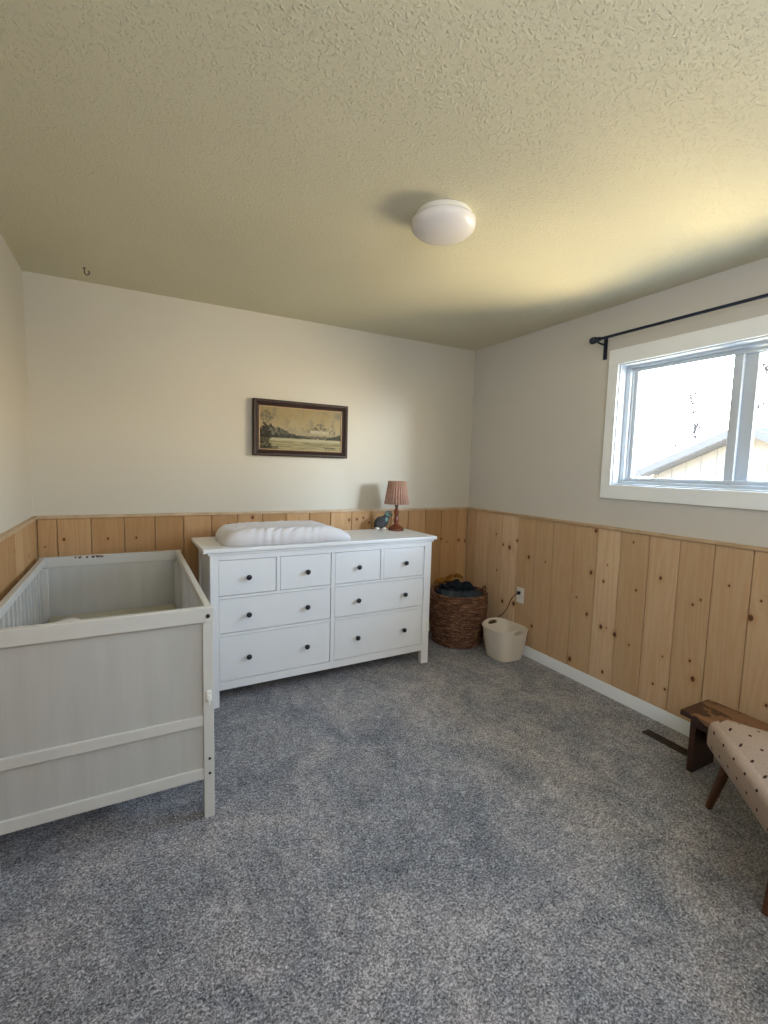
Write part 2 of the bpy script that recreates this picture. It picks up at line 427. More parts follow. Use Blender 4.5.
wframe('frame', M['vinyl'], win, .055, T - .002, WY0 + .001, WY1 - .001, WZ0 + .001, WZ1 - .001, .040, tb=.030, tt=.026, bev=.004)
wframe('track', M['vinyl'], win, .070, .078, WY0 + .035, WY1 - .035, WZ0 + .034, WZ1 - .034, .018, bev=.002)
YM = -2.072
s1 = wframe('sash', M['vinyl'], win, .080, .104, YM - .022, WY1 - .040, WZ0 + .028, WZ1 - .026, .018, tr=.045, tb=.016, tl=.036)
wbox('pane', M['glass'], s1, .090, .0925, YM + .01, WY1 - .06, WZ0 + .035, WZ1 - .035)
s2 = wframe('sash', M['vinyl'], win, .106, .132, WY0 + .04, YM - .005, WZ0 + .028, WZ1 - .026, .045, tl=.075, tb=.03, tt=.03)
wbox('pane', M['glass'], s2, .118, .1205, WY0 + .08, YM - .078, WZ0 + .05, WZ1 - .05)

ev = struct(boxo('trim_7', M['vinyl'], None, T, .72, YF, .6, 2.42, 2.50), 'white roof overhang outside above the window')
# curtain rod
rod = thing('curtain_rod', 'thin dark blue-black curtain rod above the window', 'curtain rod', (0, -2.1, 2.286))
ro = Vector((0, -2.1, 2.29))
bm = new_bm(); tube(bm, [(-.08, -.85, .012), (-.08, 2.1 - 1.335, .012)], .0085, 14); obj('rod', bm, M['rod'], rod, True, angle=.6)
for yy in (-1.335, -2.90):
    bm = new_bm()
    box(bm, -.006, -.0005, yy + 2.1 - .014, yy + 2.1 + .014, -.105, .03, bev=.002)
    tube(bm, [(-.004, yy + 2.1, -.012), (-.05, yy + 2.1, -.012), (-.08, yy + 2.1, -.006)], .006, 10)
    lathe(bm, [(.0105, -.012), (.0135, -.012), (.0135, .012), (.0105, .012)], 18, Matrix.Translation((-.08, yy + 2.1, .012)) @ Matrix.Rotation(PI / 2, 4, 'X'))
    obj('bracket', bm, M['rod'], rod, True, angle=.6)
for yy, sgn in ((-1.325, 1), (-2.95, -1)):
    bm = new_bm()
    mt = Matrix.Translation((-.08, yy + 2.1, .012)) @ Matrix.Rotation(-sgn * PI / 2, 4, 'X')
    lathe(bm, [(.004, -.03), (.011, -.03), (.011, -.012), (.015, -.006), (.015, .0), (.014, .004), (.021, .010), (.022, .030), (.020, .040), (.008, .042)], 24, mt)
    obj('finial', bm, M['rod'], rod, True, angle=.7)

# ------------------------------------------------------------------ ceiling light, hook
cl = thing('ceiling_light', 'round white flush-mount ceiling light with a shallow dome', 'ceiling light', (-1.548, -1.702, H))
cl.scale = (.94, .94, 1.0)
bm = new_bm(); lathe(bm, [(.122, -.0005), (.126, -.008), (.128, -.034), (.120, -.036)], 64); obj('base', bm, M['plastic'], cl, True, angle=.6)
bm = new_bm()
pr = [(.128, -.024), (.139, -.027), (.144, -.034), (.143, -.042)]
for i in range(1, 15):
    t = i / 14 * PI / 2; pr.append((.143 * math.cos(t) + .0001, -.042 - .055 * math.sin(t)))
lathe(bm, pr, 64); obj('dome', bm, M['dome'], cl, True, angle=.9)
hk = bpy.data.objects.new
bm = new_bm()
pts = [(0, 0, 0), (0, 0, -.022)]
for i in range(9):
    a = PI * i / 8 * 1.25
    pts.append((.012 - .012 * math.cos(a), 0, -.022 - .014 * math.sin(a)))
tube(bm, pts, .0028, 8)
lathe(bm, [(.008, -.001), (.008, -.003), (.003, -.004)], 14)
tag(obj('ceiling_hook', bm, M['brown_metal'], None, True, loc=(-2.925, -.24, H)), 'small dark screw hook in the ceiling near the left corner', 'hook')

# ------------------------------------------------------------------ picture
pc = thing('framed_picture', 'dark wooden framed landscape painting hanging on the back wall', 'picture', (-1.60, -.014, 1.712))
PW, PH, FW = .722, .398, .044
bm = new_bm()
prof = [(0, 0), (0, -.030), (.006, -.036), (.018, -.034), (.034, -.022), (FW, -.018), (FW, 0)]
cs = [(-1, -1), (1, -1), (1, 1), (-1, 1)]
rings = []
for (sx, sz) in cs:
    rings.append([bm.verts.new((sx * (PW / 2 - d), y, sz * (PH / 2 - d))) for d, y in prof])
for i in range(4):
    a, b = rings[i], rings[(i + 1) % 4]
    for k in range(len(prof)):
        l = (k + 1) % len(prof); bm.faces.new((a[k], a[l], b[l], b[k]))
box(bm, -PW / 2 + .02, PW / 2 - .02, -.004, .013, PH / 2 - .05, PH / 2 - .02)
box(bm, -PW / 2 + .02, PW / 2 - .02, -.004, .013, -PH / 2 + .02, -PH / 2 + .05)
obj('frame', bm, M['frame_wood'], pc)
bm = new_bm(); w2, h2 = PW / 2 - FW, PH / 2 - FW
for a in ((-w2, w2, -h2, -h2 + .006), (-w2, w2, h2 - .006, h2), (-w2, -w2 + .006, -h2, h2), (w2 - .006, w2, -h2, h2)):
    box(bm, a[0], a[1], -.017, -.008, a[2], a[3], bev=.001, seg=1)
obj('inner_lip', bm, M['gilt'], pc)
bm = new_bm(); lay = bm.verts.layers.float_color.new('col'); NX, NY = 200, 100
def paint(u, v):
    n = lambda s, o=0: noise.fractal(Vector((u * s * 2, v * s, o)), 1.0, 2.0, 4)
    cl = lambda t: max(0, min(1, t))
    mix = lambda a, b, t: tuple(x + (y - x) * cl(t) for x, y in zip(a, b))
    c = mix((.56, .44, .27), (.50, .37, .20), v * 1.1 - .2 + .5 * n(3))
    c = mix(c, (.40, .32, .21), (n(7, 2) - .05) * 1.2)
    c = mix(c, (.33, .28, .21), cl(1 - (((u - .95) / .08) ** 2 + ((v - .88) / .12) ** 2)) * .7)
    # distant misty range
    h0 = .46 + .07 * math.sin(u * 5 + .6) + .05 * n(6, 11)
    if v < h0: c = mix(c, (.47, .38, .26), .55)
    # cloud-like peak
    pk = .50 + .17 * math.exp(-((u - .72) / .10) ** 2) + .05 * n(14, 5)
    if .42 < v < pk and .55 < u < .92: c = mix(c, (.22, .19, .14), .35 + 2.2 * (v - .50) + n(16, 6))
    if abs(v - .46) < .035 and .60 < u < .84: c = mix(c, (.66, .56, .38), .7)
    # nearer wooded hills sloping to the right
    h1 = .30 + .24 * math.exp(-((u - .14) / .26) ** 2) + .12 * math.exp(-((u - 1.0) / .14) ** 2) + .035 * n(12, 7)
    if .26 < v < h1: c = mix((.13, .115, .085), (.33, .28, .20), (v - .28) * 2.5 + n(14, 1) + .1)
    if abs(v - .33 - .02 * n(8, 8)) < .03 + .012 * n(20, 3): c = mix(c, (.12, .11, .085), .6)
    # water and meadow
    if v < .285 + .01 * n(10, 4):
        c = mix((.53, .43, .24), (.36, .30, .18), .45 + 1.4 * noise.fractal(Vector((u * 5, v * 34, 3)), 1, 2, 3))
        c = mix(c, (.62, .53, .35), (1 - abs(v - .25) * 22) * (u > .12))
        c = mix(c, (.20, .17, .11), cl(.5 - abs(v - .18 - .03 * math.sin(u * 7)) * 26) * (u > .5))
    # tree mass on the left
    e1 = ((u - .085) / .085) ** 2 + ((v - .76) / .15) ** 2 + n(13, 9) * 1.5
    if e1 < 1: c = mix(c, (.20, .17, .12), .45 + .5 * n(20, 8))
    if u < .13 + .05 * n(10, 4) and v < .56 + .1 * n(9, 10): c = mix(c, (.085, .072, .052), .72 + .5 * n(20, 8))
    if u < .22 and v < .10 + .06 * n(10, 6): c = mix(c, (.13, .11, .07), .6)
    # scribbled signature
    if .78 < u < .93 and abs(v - .085 - .014 * math.sin(u * 170)) < .012: c = mix(c, (.07, .055, .04), .85)
    return c
g = []
for j in range(NY + 1):
    row = []
    for i in range(NX + 1):
        u, v = i / NX, j / NY
        q = bm.verts.new((-w2 + 2 * w2 * u, -.010, -h2 + 2 * h2 * v)); c = paint(u, v); q[lay] = tuple(.66 * (x / .5) ** 1.35 * .5 for x in (c[0] * .93, c[1] * 1.03, c[2] * 1.16)) + (1,); row.append(q)
    g.append(row)
for j in range(NY):
    for i in range(NX): bm.faces.new((g[j][i], g[j][i + 1], g[j + 1][i + 1], g[j + 1][i]))
obj('painting', bm, M['painting'], pc)

# ------------------------------------------------------------------ dresser
dr = thing('dresser', 'white eight-drawer dresser with round black knobs', 'dresser', (-.789, -.587, 0), .0202)
DW, DD, DT = 1.545, .46, .96
BL = (.0135, .0175)
fr = new_bm()
# front frame pieces, y=0 is the front face
box(fr, -.06, 0, 0, .02, .0, .919, bev=.002); box(fr, -DW, -DW + .047, 0, .02, 0, .919, bev=.002)
box(fr, -DW + .047, -.06, 0.0, .02, .888, .919, bev=.001)
box(fr, -.792, -.766, 0.0, .02, .152, .888, bev=.001)
box(fr, -DW + .047, -.06, 0.0, .02, .104, .152, bev=.001)
for z0, z1 in ((.658, .673), (.430, .446)): 
    box(fr, -DW + .047, -.792, 0.0, .02, z0, z1, bev=.001); box(fr, -.766, -.06, 0.0, .02, z0, z1, bev=.001)
box(fr, -1.157, -1.133, 0.0, .02, .673, .888, bev=.001); box(fr, -.423, -.400, 0.0, .02, .673, .888, bev=.001)
obj('front_frame', fr, M['dresser'], dr)
for sx in (0, 1):
    x0 = -DW if sx else -.045
    boxo('leg', M['dresser'], dr, x0, x0 + .045, .0202, .06, 0, .919, bev=.002)
    boxo('leg', M['dresser'], dr, x0, x0 + .045, DD - .045, DD, 0, .919, bev=.002)
    xx = x0 + .012
    boxo('side_panel', M['dresser'], dr, xx, xx + .018, .06, DD - .045, .12, .919)
boxo('back_panel', M['dresser'], dr, -DW + .03, -.03, DD - .012, DD - .004, .12, .918)
boxo('bottom_panel', M['dresser'], dr, -DW + .031, -.031, .021, DD - .013, .125, .14)
bm = new_bm(); box(bm, -DW - .04, .032, -.022, DD + .02, .936, .96, bev=.004)
box(bm, -DW - .012, .012, -.008, DD + .008, .9195, .936, bev=.003)
obj('top', bm, M['dresser'], dr)
knob0 = None
def knob(parent, x, z):
    bm = new_bm()
    mt = Matrix.Translation((x, 0, z)) @ Matrix.Rotation(PI / 2, 4, 'X')
    lathe(bm, [(.0065, .0), (.0065, .012), (.010, .014), (.0155, .018), (.0165, .023), (.014, .029), (.008, .032), (.0005, .0325)], 24, mt)
    return obj('knob', bm, M['black'], parent, True, angle=1.2)
rows = [((-1.499, -1.158, .674, .887), [-1.327]), ((-1.132, -.793, .674, .887), [-.958]), ((-.765, -.424, .674, .887), [-.595]), ((-.399, -.061, .674, .887), [-.224]),
        ((-1.499, -.793, .447, .657), [-1.327, -.958]), ((-.765, -.061, .447, .657), [-.595, -.224]),
        ((-1.499, -.793, .153, .429), [-1.327, -.958]), ((-.765, -.061, .153, .429), [-.595, -.224])]
for (x0, x1, z0, z1), ks in rows:
    g_ = .0025
    bm = new_bm(); box(bm, x0 + g_, x1 - g_, .003, .0195, z0 + g_, z1 - g_, bev=.0025)
    box(bm, x0 + .02, x1 - .02, .0195, DD - .05, z0 + .02, z1 - .02)
    d = obj('drawer', bm, M['dresser'], dr)
    for kx in ks:
        k = knob(d, kx, (z0 + z1) / 2 - .002); k.location.y = .003

# ------------------------------------------------------------------ changing pad
def pad_mesh():
    bm = new_bm(); NX, NY = 120, 64; LX, LY = .422, .212
    top = []
    for j in range(NY + 1):
        row = []
        for i in range(NX + 1):
            u, v = -1 + 2 * i / NX, -1 + 2 * j / NY
            # map square to superellipse
            e = 7.0
            m_ = max(abs(u), abs(v)) or 1
            k = m_ / ((abs(u) ** e + abs(v) ** e) ** (1 / e) or 1)
            x, y = u * k, v * k
            r = max(abs(u), abs(v))
            edge = (1 - r ** 11) ** .5
            hh = .070 + .050 * abs(y) ** 2.0        # higher along both long sides
            if x > .55: hh *= 1 - .50 * ((x - .55) / .45) ** 1.3
            z = hh * edge
            X, Y = x * LX, y * LY
            # diagonal cover folds, strongest along the front side
            w = max(0, -y - .25) * (1 - r ** 10) * max(0, 1 - abs(x + .15) / .85)
            ph = X * 105 + r * 48 + 3.2 * noise.noise(Vector((X * 7, r * 4, 1)))
            z += w * .012 * (math.sin(ph) + .5 * math.sin(ph * .53 + 1))
            z += .006 * noise.fractal(Vector((X * 16, Y * 22, 4)), 1, 2, 3) * edge
            wf = max(0, -y - .45) * max(0, 1 - abs(x + .12) / .80) * (1 - max(0, r - .93) / .07 * .8)
            Y -= wf * .040 * (abs(math.sin(ph * .5)) - .5)
            z += wf * .010 * math.sin(ph + 1)
            row.append(bm.verts.new((X, Y, max(z, 0) + .001)))
        top.append(row)
    for j in range(NY):
        for i in range(NX): bm.faces.new((top[j][i], top[j][i + 1], top[j + 1][i + 1], top[j + 1][i]))
    rim = [top[0][i] for i in range(NX)] + [top[j][NX] for j in range(NY)] + [top[NY][i] for i in range(NX, 0, -1)] + [top[j][0] for j in range(NY, 0, -1)]
    bm.faces.new(rim[::-1]); return bm
pad = tag(obj('changing_pad', pad_mesh(), M['sheet'], None, True, loc=(-1.832, -.385, .9605)), 'white changing pad in a wrinkled cotton cover on the dresser', 'changing pad')
pad.rotation_euler.z = .015

# ------------------------------------------------------------------ table lamp
lx, ly = -.893, -.235
lamp = thing('table_lamp', 'small table lamp with turned dark wood base and pleated pink shade', 'table lamp', (lx, ly, .9605))
bm = new_bm()
lathe(bm, [(.059, 0), (.062, .006), (.060, .015), (.052, .023), (.042, .031), (.028, .040), (.018, .050), (.0155, .058), (.020, .066), (.0235, .080), (.0225, .092), (.016, .104), (.0185, .110), (.0185, .114), (.013, .118), (.018, .128), (.021, .145), (.020, .156), (.013, .168), (.010, .176), (.011, .184)], 36)
obj('base', bm, M['dark_wood'], lamp, True, angle=1.0)
bm = new_bm(); lathe(bm, [(.012, .184), (.012, .240), (.010, .242)], 20); obj('socket', bm, M['black'], lamp, True, angle=.6)
bm = new_bm(); lathe(bm, [(.010, .242), (.018, .268), (.024, .293), (.018, .316), (.002, .324)], 20); obj('bulb', bm, M['plastic'], lamp, True)
bm = new_bm()
n = 26 * 8
def pleat(r, z, a): return r + .0058 * math.cos(a * 26) * (1 if z < .33 else .75)
ra = []
for (r, z) in ((.094, .208), (.066, .386)):
    ra.append([bm.verts.new((pleat(r, z, 2 * PI * i / n) * math.cos(2 * PI * i / n), pleat(r, z, 2 * PI * i / n) * math.sin(2 * PI * i / n), z)) for i in range(n)])
for i in range(n): bm.faces.new((ra[0][i], ra[0][(i + 1) % n], ra[1][(i + 1) % n], ra[1][i]))
sh = obj('lamp_shade', bm, M['shade'], lamp, True)
md = sh.modifiers.new('s', 'SOLIDIFY'); md.thickness = .001
bm = new_bm(); 
for a in range(3):
    tube(bm, [(.012 * math.cos(a * 2.094), .012 * math.sin(a * 2.094), .240), (.030 * math.cos(a * 2.094), .030 * math.sin(a * 2.094), .29), (.0640 * math.cos(a * 2.094), .0640 * math.sin(a * 2.094), .380)], .0012, 6)
obj('shade_carrier', bm, M['brown_metal'], lamp)

# ------------------------------------------------------------------ bird figurine
bd = thing('bird_figurine', 'small grey bird figurine with pale teal head beside the lamp', 'figurine', (-.966, -.140, .9605), math.radians(-30))
bd.scale = (1.04, 1.04, 1.04)
# local +x is toward the head; one continuous body grown along a rising spine
bm = new_bm(); pts = []
for (x, z, r) in [(-.062, .026, .006), (-.054, .030, .018), (-.042, .038, .032), (-.026, .046, .042), (-.008, .054, .047), (.008, .064, .043), (.020, .078, .034), (.029, .092, .026), (.036, .106, .023), (.043, .118, .022), (.050, .127, .015), (.054, .131, .004)]:
    pts.append(((x, 0, z), r))
tube(bm, [p for p, r in pts], [r for p, r in pts], 24)
obj('body', bm, M['bird_body'], bd, True)
bm = new_bm(); ellipsoid(bm, (.042, 0, .116), (.027, .0255, .027)); obj('head', bm, M['bird_teal'], bd, True)
bm = new_bm(); ellipsoid(bm, (.024, 0, .068), (.024, .034, .040), Matrix.Rotation(.35, 3, 'Y')); obj('breast', bm, M['bird_teal'], bd, True)
bm = new_bm(); lathe(bm, [(.009, 0), (.006, .010), (.001, .020)], 14, Matrix.Translation((.064, 0, .112)) @ Matrix.Rotation(PI / 2 + .3, 4, 'Y')); obj('beak', bm, M['black'], bd, True)
for s_ in (-1, 1):
    bm = new_bm(); ellipsoid(bm, (.052, s_ * .0215, .122), (.0055, .004, .0055), u=10, v=8); obj('eye', bm, M['black'], bd, True)
    bm = new_bm(); ellipsoid(bm, (-.014, s_ * .040, .054), (.040, .011, .027), Matrix.Rotation(-.6, 3, 'Y')); obj('wing', bm, M['bird_body'], bd, True)
    bm = new_bm(); ellipsoid(bm, (-.002 + (.020 if s_ > 0 else -.034), s_ * .004 - .046, .0095), (.017, .013, .0095)); obj('foot', bm, M['plastic'], bd, True)
bm = new_bm(); ellipsoid(bm, (-.050, 0, .022), (.020, .016, .009), Matrix.Rotation(-.35, 3, 'Y')); obj('tail', bm, M['bird_body'], bd, True)

# ------------------------------------------------------------------ crib
cb = thing('crib', 'off-white wooden crib with solid panel ends and slatted sides', 'crib', (-2.444, -1.509, 0), .0046)
CW, CL, CH = .745, 1.367, .884
def crib_end(near):
    f = (lambda y: y) if near else (lambda y: CL - y)
    def B(bm, x0, x1, y0, y1, z0, z1, bev=.0025):
        a, b = f(y0), f(y1); box(bm, x0, x1, min(a, b), max(a, b), z0, z1, bev=bev)
    for s in (0, 1):
        x0 = -.040 if s == 0 else -CW
        bm = new_bm(); B(bm, x0, x0 + .040, .002, .045, 0, .8235); leg = obj('leg', bm, M['crib_rail_lit'], cb)
        if near:
            for hz in (.255, .192):
                bm = new_bm()
                lathe(bm, [(.0055, 0), (.0055, .0015)], 14, Matrix.Translation((x0 + .022, .0019, hz)) @ Matrix.Rotation(PI / 2, 4, 'X')); obj('bolt_hole', bm, M['black'], leg)
            if s == 0:
                bm = new_bm(); box(bm, x0 + .010, x0 + .030, -.008, .0018, .500, .545, bev=.004); box(bm, x0 + .015, x0 + .025, -.012, -.008, .506, .528, bev=.002)
                tube(bm, [(x0 + .02, -.004, .500), (x0 + .02, -.005, .486)], .003, 8)
                obj('latch', bm, M['plastic'], leg)
    bm = new_bm(); B(bm, -CW - .002, .002, -.001, .028, .824, CH, .003)
    tr = obj('top_rail', bm, M['crib_rail_lit'] if near else M['crib_chewed'], cb)
    if near:
        for xx in (-.021, -CW + .021):
            bm = new_bm(); lathe(bm, [(.0085, 0), (.0085, .003), (.006, .004)], 16, Matrix.Translation((xx, -.001, .850)) @ Matrix.Rotation(PI / 2, 4, 'X')); obj('bolt_cap', bm, M['black'], tr)
    bm = new_bm(); B(bm, -CW + .040, -.040, .006, .030, .396, .438); obj('middle_rail', bm, M['crib_rail_lit'], cb)
    bm = new_bm(); B(bm, -CW + .040, -.040, .006, .030, .168, .214); obj('bottom_rail', bm, M['crib_rail_lit'], cb)
    bm = new_bm(); B(bm, -CW + .0395, -.0395, .016, .024, .20, .826, 0); obj('end_panel', bm, M['crib'], cb)
crib_end(True); crib_end(False)
for s in (0, 1):
    x0, x1 = (-.030, -.004) if s == 0 else (-CW + .004, -CW + .030)
    boxo('side_rail', M['crib_rail_lit'], cb, x0, x1, .028, CL - .028, .846, CH - .001, bev=.003)
    boxo('side_rail', M['crib_rail_lit'], cb, x0, x1, .045, CL - .045, .215, .260, bev=.003)
    xm = (x0 + x1) / 2
    ns = 15
    for i in range(ns):
        y = .045 + (CL - .09) * (i + 1) / (ns + 1)
        boxo('slat', M['crib'], cb, xm - .006, xm + .006, y - .018, y + .018, .258, .848, bev=.002)
boxo('mattress_platform', M['crib'], cb, -CW + .036, -.036, .05, CL - .05, .403, .423, bev=.002)
# mattress
bm = new_bm(); box(bm, -.335, .335, -.642, .642, 0, .12, bev=.022, seg=5)
cm = tag(obj('crib_mattress', bm, M['mattress'], None, True, loc=(-2.444 - CW / 2 - .003, -1.509 + CL / 2, .424)), 'beige crib mattress lying inside the off-white crib', 'mattress')
cm.rotation_euler.z = .0046
bm = new_bm()
bmesh.ops.create_uvsphere(bm, u_segments=32, v_segments=20, radius=1)
for v in bm.verts:
    n_ = noise.noise(v.co * 1.5) * .06
    v.co = Vector((v.co.x * .062 * (1 + n_), v.co.y * .055 * (1 + n_), .029 + v.co.z * .028 * (1 + n_)))
tag(obj('round_cushion', bm, M['sheet'], None, True, loc=(-3.035, -.47, .5445)), 'small round white cushion lying in the crib', 'cushion')

# ------------------------------------------------------------------ seagrass basket
bk = thing('woven_basket', 'round brown seagrass laundry basket in the back right corner', 'basket', (-.310, -.305, 0))
bm = new_bm(); NR, NA = 22, 120; BH = .432
def brad(t): return .196 + .042 * math.sin(min(1, t * 1.15) * PI / 2) - .006 * max(0, t - .8) * 5
rnd = random.Random(3)
prof = []
for k in range(NR):
    for q in range(5):
        t = (k + q / 5) / NR
        prof.append((brad(t) + .011 * math.sin(PI * q / 5) , BH * t, k))
def bf(ip):
    r, z, k = prof[ip]
    def f(a):
        wob = .006 * noise.noise(Vector((math.cos(a) * 2.2, math.sin(a) * 2.2, k * .35)))
        tw = .0035 * math.sin(a * 48 + k * 1.7 + 2 * math.sin(a * 3 + k))
        return r + wob + tw, z + .004 * noise.noise(Vector((math.cos(a) * 3, math.sin(a) * 3, k * .7 + 9)))
    return f
rings = []
for ip in range(len(prof)):
    f = bf(ip); ring = []
    for i in range(NA):
        a = 2 * PI * i / NA; r, z = f(a); ring.append(bm.verts.new((r * math.cos(a), r * math.sin(a), max(z, 0.0005))))
    rings.append(ring)
inner = [(brad(1) - .004, BH + .004), (brad(1) - .014, BH), (brad(.7) - .016, BH * .7), (brad(.3) - .016, BH * .3), (brad(.05) - .018, .015)]
for r, z in inner: rings.append([bm.verts.new((r * math.cos(2 * PI * i / NA), r * math.sin(2 * PI * i / NA), z)) for i in range(NA)])
for a, b in zip(rings, rings[1:]):
    for i in range(NA): bm.faces.new((a[i], a[(i + 1) % NA], b[(i + 1) % NA], b[i]))
bm.faces.new(rings[0][::-1]); bm.faces.new(rings[-1])
obj('body', bm, M['seagrass'], bk, True)
for s in (-1, 1):
    bm = new_bm(); pts = []; ax = math.radians(-28)
    for i in range(15):
        a = PI * i / 14
        c = math.cos(a) * .26; r = .219 + .006 * math.sin(a)
        an = ax + (0 if s > 0 else PI) + c
        pts.append((r * math.cos(an), r * math.sin(an), BH - .03 + .075 * math.sin(a)))
    tube(bm, pts, [.0075 + .0015 * math.sin(i * 2.1) for i in range(15)], 10)
    obj('handle', bm, M['seagrass'], bk, True)
def heap_h(x, y):
    # shared lie of the laundry: x, y relative to the basket axis
    n1 = noise.fractal(Vector((x * 7, y * 7, 3.3)), 1, 2, 3)
    rid = abs(noise.noise(Vector((x * 13 + 4 + n1 * .6, y * 9, 7.7))))
    r = math.hypot(x, y) / .2
    return .418 + .055 * max(0, 1 - r) + .030 * n1 * (1 - .6 * min(1, r)) + .045 * (.35 - rid) * max(0, 1 - r ** 4)
def cloth(name, m, cx, cy, rx, ry, rz, lift, seed, label, fold=.012):
    bm = new_bm(); N = 64; g = []
    for j in range(N + 1):
        row = []
        for i in range(N + 1):
            u, v = -1 + 2 * i / N, -1 + 2 * j / N
            x = u * math.sqrt(1 - v * v / 2); y = v * math.sqrt(1 - u * u / 2)
            rr = 1 + .30 * noise.noise(Vector((x * 1.4, y * 1.4, seed)))
            a, b_ = x * rx * rr, y * ry * rr
            X = cx + a * math.cos(rz) - b_ * math.sin(rz); Y = cy + a * math.sin(rz) + b_ * math.cos(rz)
            R_ = math.hypot(X, Y)
            if R_ > .205: X *= .205 / R_; Y *= .205 / R_
            wr = fold * (math.sin((a * 1.2 + b_ * .5) * 70 + 4 * noise.noise(Vector((a * 8, b_ * 8, seed)))) + .8 * noise.noise(Vector((X * 25, Y * 25, seed))))
            q = max(x * x + y * y - .7, 0)
            row.append(bm.verts.new((X, Y, heap_h(X, Y) + lift + wr - q * .02)))
        g.append(row)
    for j in range(N):
        for i in range(N): bm.faces.new((g[j][i], g[j][i + 1], g[j + 1][i + 1], g[j + 1][i]))
    o = obj(name, bm, m, None, True, loc=(-.310, -.305, 0))
    md = o.modifiers.new('s', 'SOLIDIFY'); md.thickness = .004; md.offset = -1
    return tag(o, label, 'cloth')
cloth('slate_blanket', M['slate'], .01, -.01, .195, .185, .3, 0, 2.2, 'slate grey blanket crumpled in the top of the woven basket')
cloth('navy_garment', M['navy'], -.03, -.015, .165, .085, -.75, .045, 5.1, 'black-blue garment bunched in the middle of the woven basket', .010)
cloth('mustard_towel', M['mustard'], -.045, .10, .13, .075, -.15, .085, 8.4, 'mustard yellow towel at the back of the woven basket', .010)

# ------------------------------------------------------------------ white storage bin
sb = thing('storage_bin', 'cream ribbed plastic bin with cut-out handles below the wall outlet', 'bin', (-.168, -.730, .0005), 0)
NA, NZ, SH = 144, 36, .235
def bin_pt(a, t, inset=0):
    half = .113 + .034 * t ** .8 - inset
    e = 3.4
    c, s = math.cos(a), math.sin(a)
    r = half / ((abs(c) ** e + abs(s) ** e) ** (1 / e))
    hy = max(0, abs(s) - .55) / .45                        # +y / -y ends carry the handles
    top = SH + .022 * (hy ** 1.2) - .006 * (1 - hy)
    return Vector((r * c, r * s * 1.04, top * t))
bm = new_bm(); G = []
for j in range(NZ + 1):
    t = j / NZ
    G.append([bm.verts.new(bin_pt(2 * PI * i / NA, t)) for i in range(NA)])
for j in range(NZ):
    for i in range(NA):
        a = 2 * PI * (i + .5) / NA; t = (j + .5) / NZ
        da = min(abs(a - PI / 2), abs(a - 3 * PI / 2))
        if (da / .33) ** 2 + ((t - .885) / .060) ** 2 < 1: continue
        bm.faces.new((G[j][i], G[j][(i + 1) % NA], G[j + 1][(i + 1) % NA], G[j + 1][i]))
bm.faces.new(G[0][::-1])
# rib relief on the wall
for j in range(2, NZ - 5):
    for i in range(0, NA, 2):
        v = G[j][i]; d = Vector((v.co.x, v.co.y, 0)).normalized(); v.co -= d * .0016
bo = obj('body', bm, M['bin'], sb, True, angle=.9)
md = bo.modifiers.new('s', 'SOLIDIFY'); md.thickness = .0035; md.offset = -1
bm = new_bm(); pts = [bin_pt(2 * PI * i / 96, 1) for i in range(96)]
rr = []
for i, p in enumerate(pts):
    d = Vector((p.x, p.y, 0)).normalized()
    rr.append([bm.verts.new(p + d * (.0045 * math.cos(q)) + Vector((0, 0, .0035 * math.sin(q)))) for q in [2 * PI * k / 8 for k in range(8)]])
for i in range(96):
    a, b = rr[i], rr[(i + 1) % 96]
    for k in range(8): bm.faces.new((a[k], a[(k + 1) % 8], b[(k + 1) % 8], b[k]))
obj('rim', bm, M['bin'], sb, True)

# ------------------------------------------------------------------ outlet and cord
oy, oz = -.726, .469
ot = thing('wall_outlet', 'white double wall outlet in the pine boards above the cream bin', 'outlet', (-.0185, oy, oz))
boxo('plate', M['plastic'], ot, -.006, 0, -.040, .040, -.062, .062, bev=.003)
for dz in (.021, -.021):
    bm = new_bm(); box(bm, -.0085, -.0062, -.0165, .0165, dz - .014, dz + .014, bev=.002)
    so = obj('socket', bm, M['plastic'], ot)
    bm = new_bm()
    for dy in (-.006, .006): box(bm, -.0092, -.0086, dy - .001, dy + .001, dz - .002, dz + .006)
    obj('slot', bm, M['gap'], so)
bm = new_bm(); lathe(bm, [(.0035, 0), (.0035, .0012), (.001, .0016)], 12, Matrix.Translation((-.0062, 0, 0)) @ Matrix.Rotation(-PI / 2, 4, 'Y')); obj('screw', bm, M['plastic'], ot)
pco = thing('power_cord', 'thin brown power cord running from the outlet down behind the woven basket', 'cord', (-.03, oy, oz + .021))
bm = new_bm(); box(bm, -.020, .0015, -.011, .011, -.013, .013, bev=.004); obj('plug', bm, M['black'], pco)
bm = new_bm()
ctrl = [(-.014, .0, -.004), (-.022, .03, -.025), (-.014, .075, -.075), (-.004, .12, -.15), (.0, .17, -.215), (.002, .23, -.27), (.0, .30, -.34), (-.006, .38, -.44), (-.012, .47, -.475), (-.02, .60, -.482)]
P = []
for i in range(len(ctrl) - 1):
    p0, p1, p2, p3 = [Vector(ctrl[max(0, min(len(ctrl) - 1, i + k))]) for k in (-1, 0, 1, 2)]
    for s in range(6):
        t = s / 6
        P.append(.5 * ((2 * p1) + (p2 - p0) * t + (2 * p0 - 5 * p1 + 4 * p2 - p3) * t * t + (3 * p1 - p0 - 3 * p2 + p3) * t ** 3))
P.append(Vector(ctrl[-1])); tube(bm, P, .0034, 8); obj('cable', bm, M['brown_metal'], pco, True)

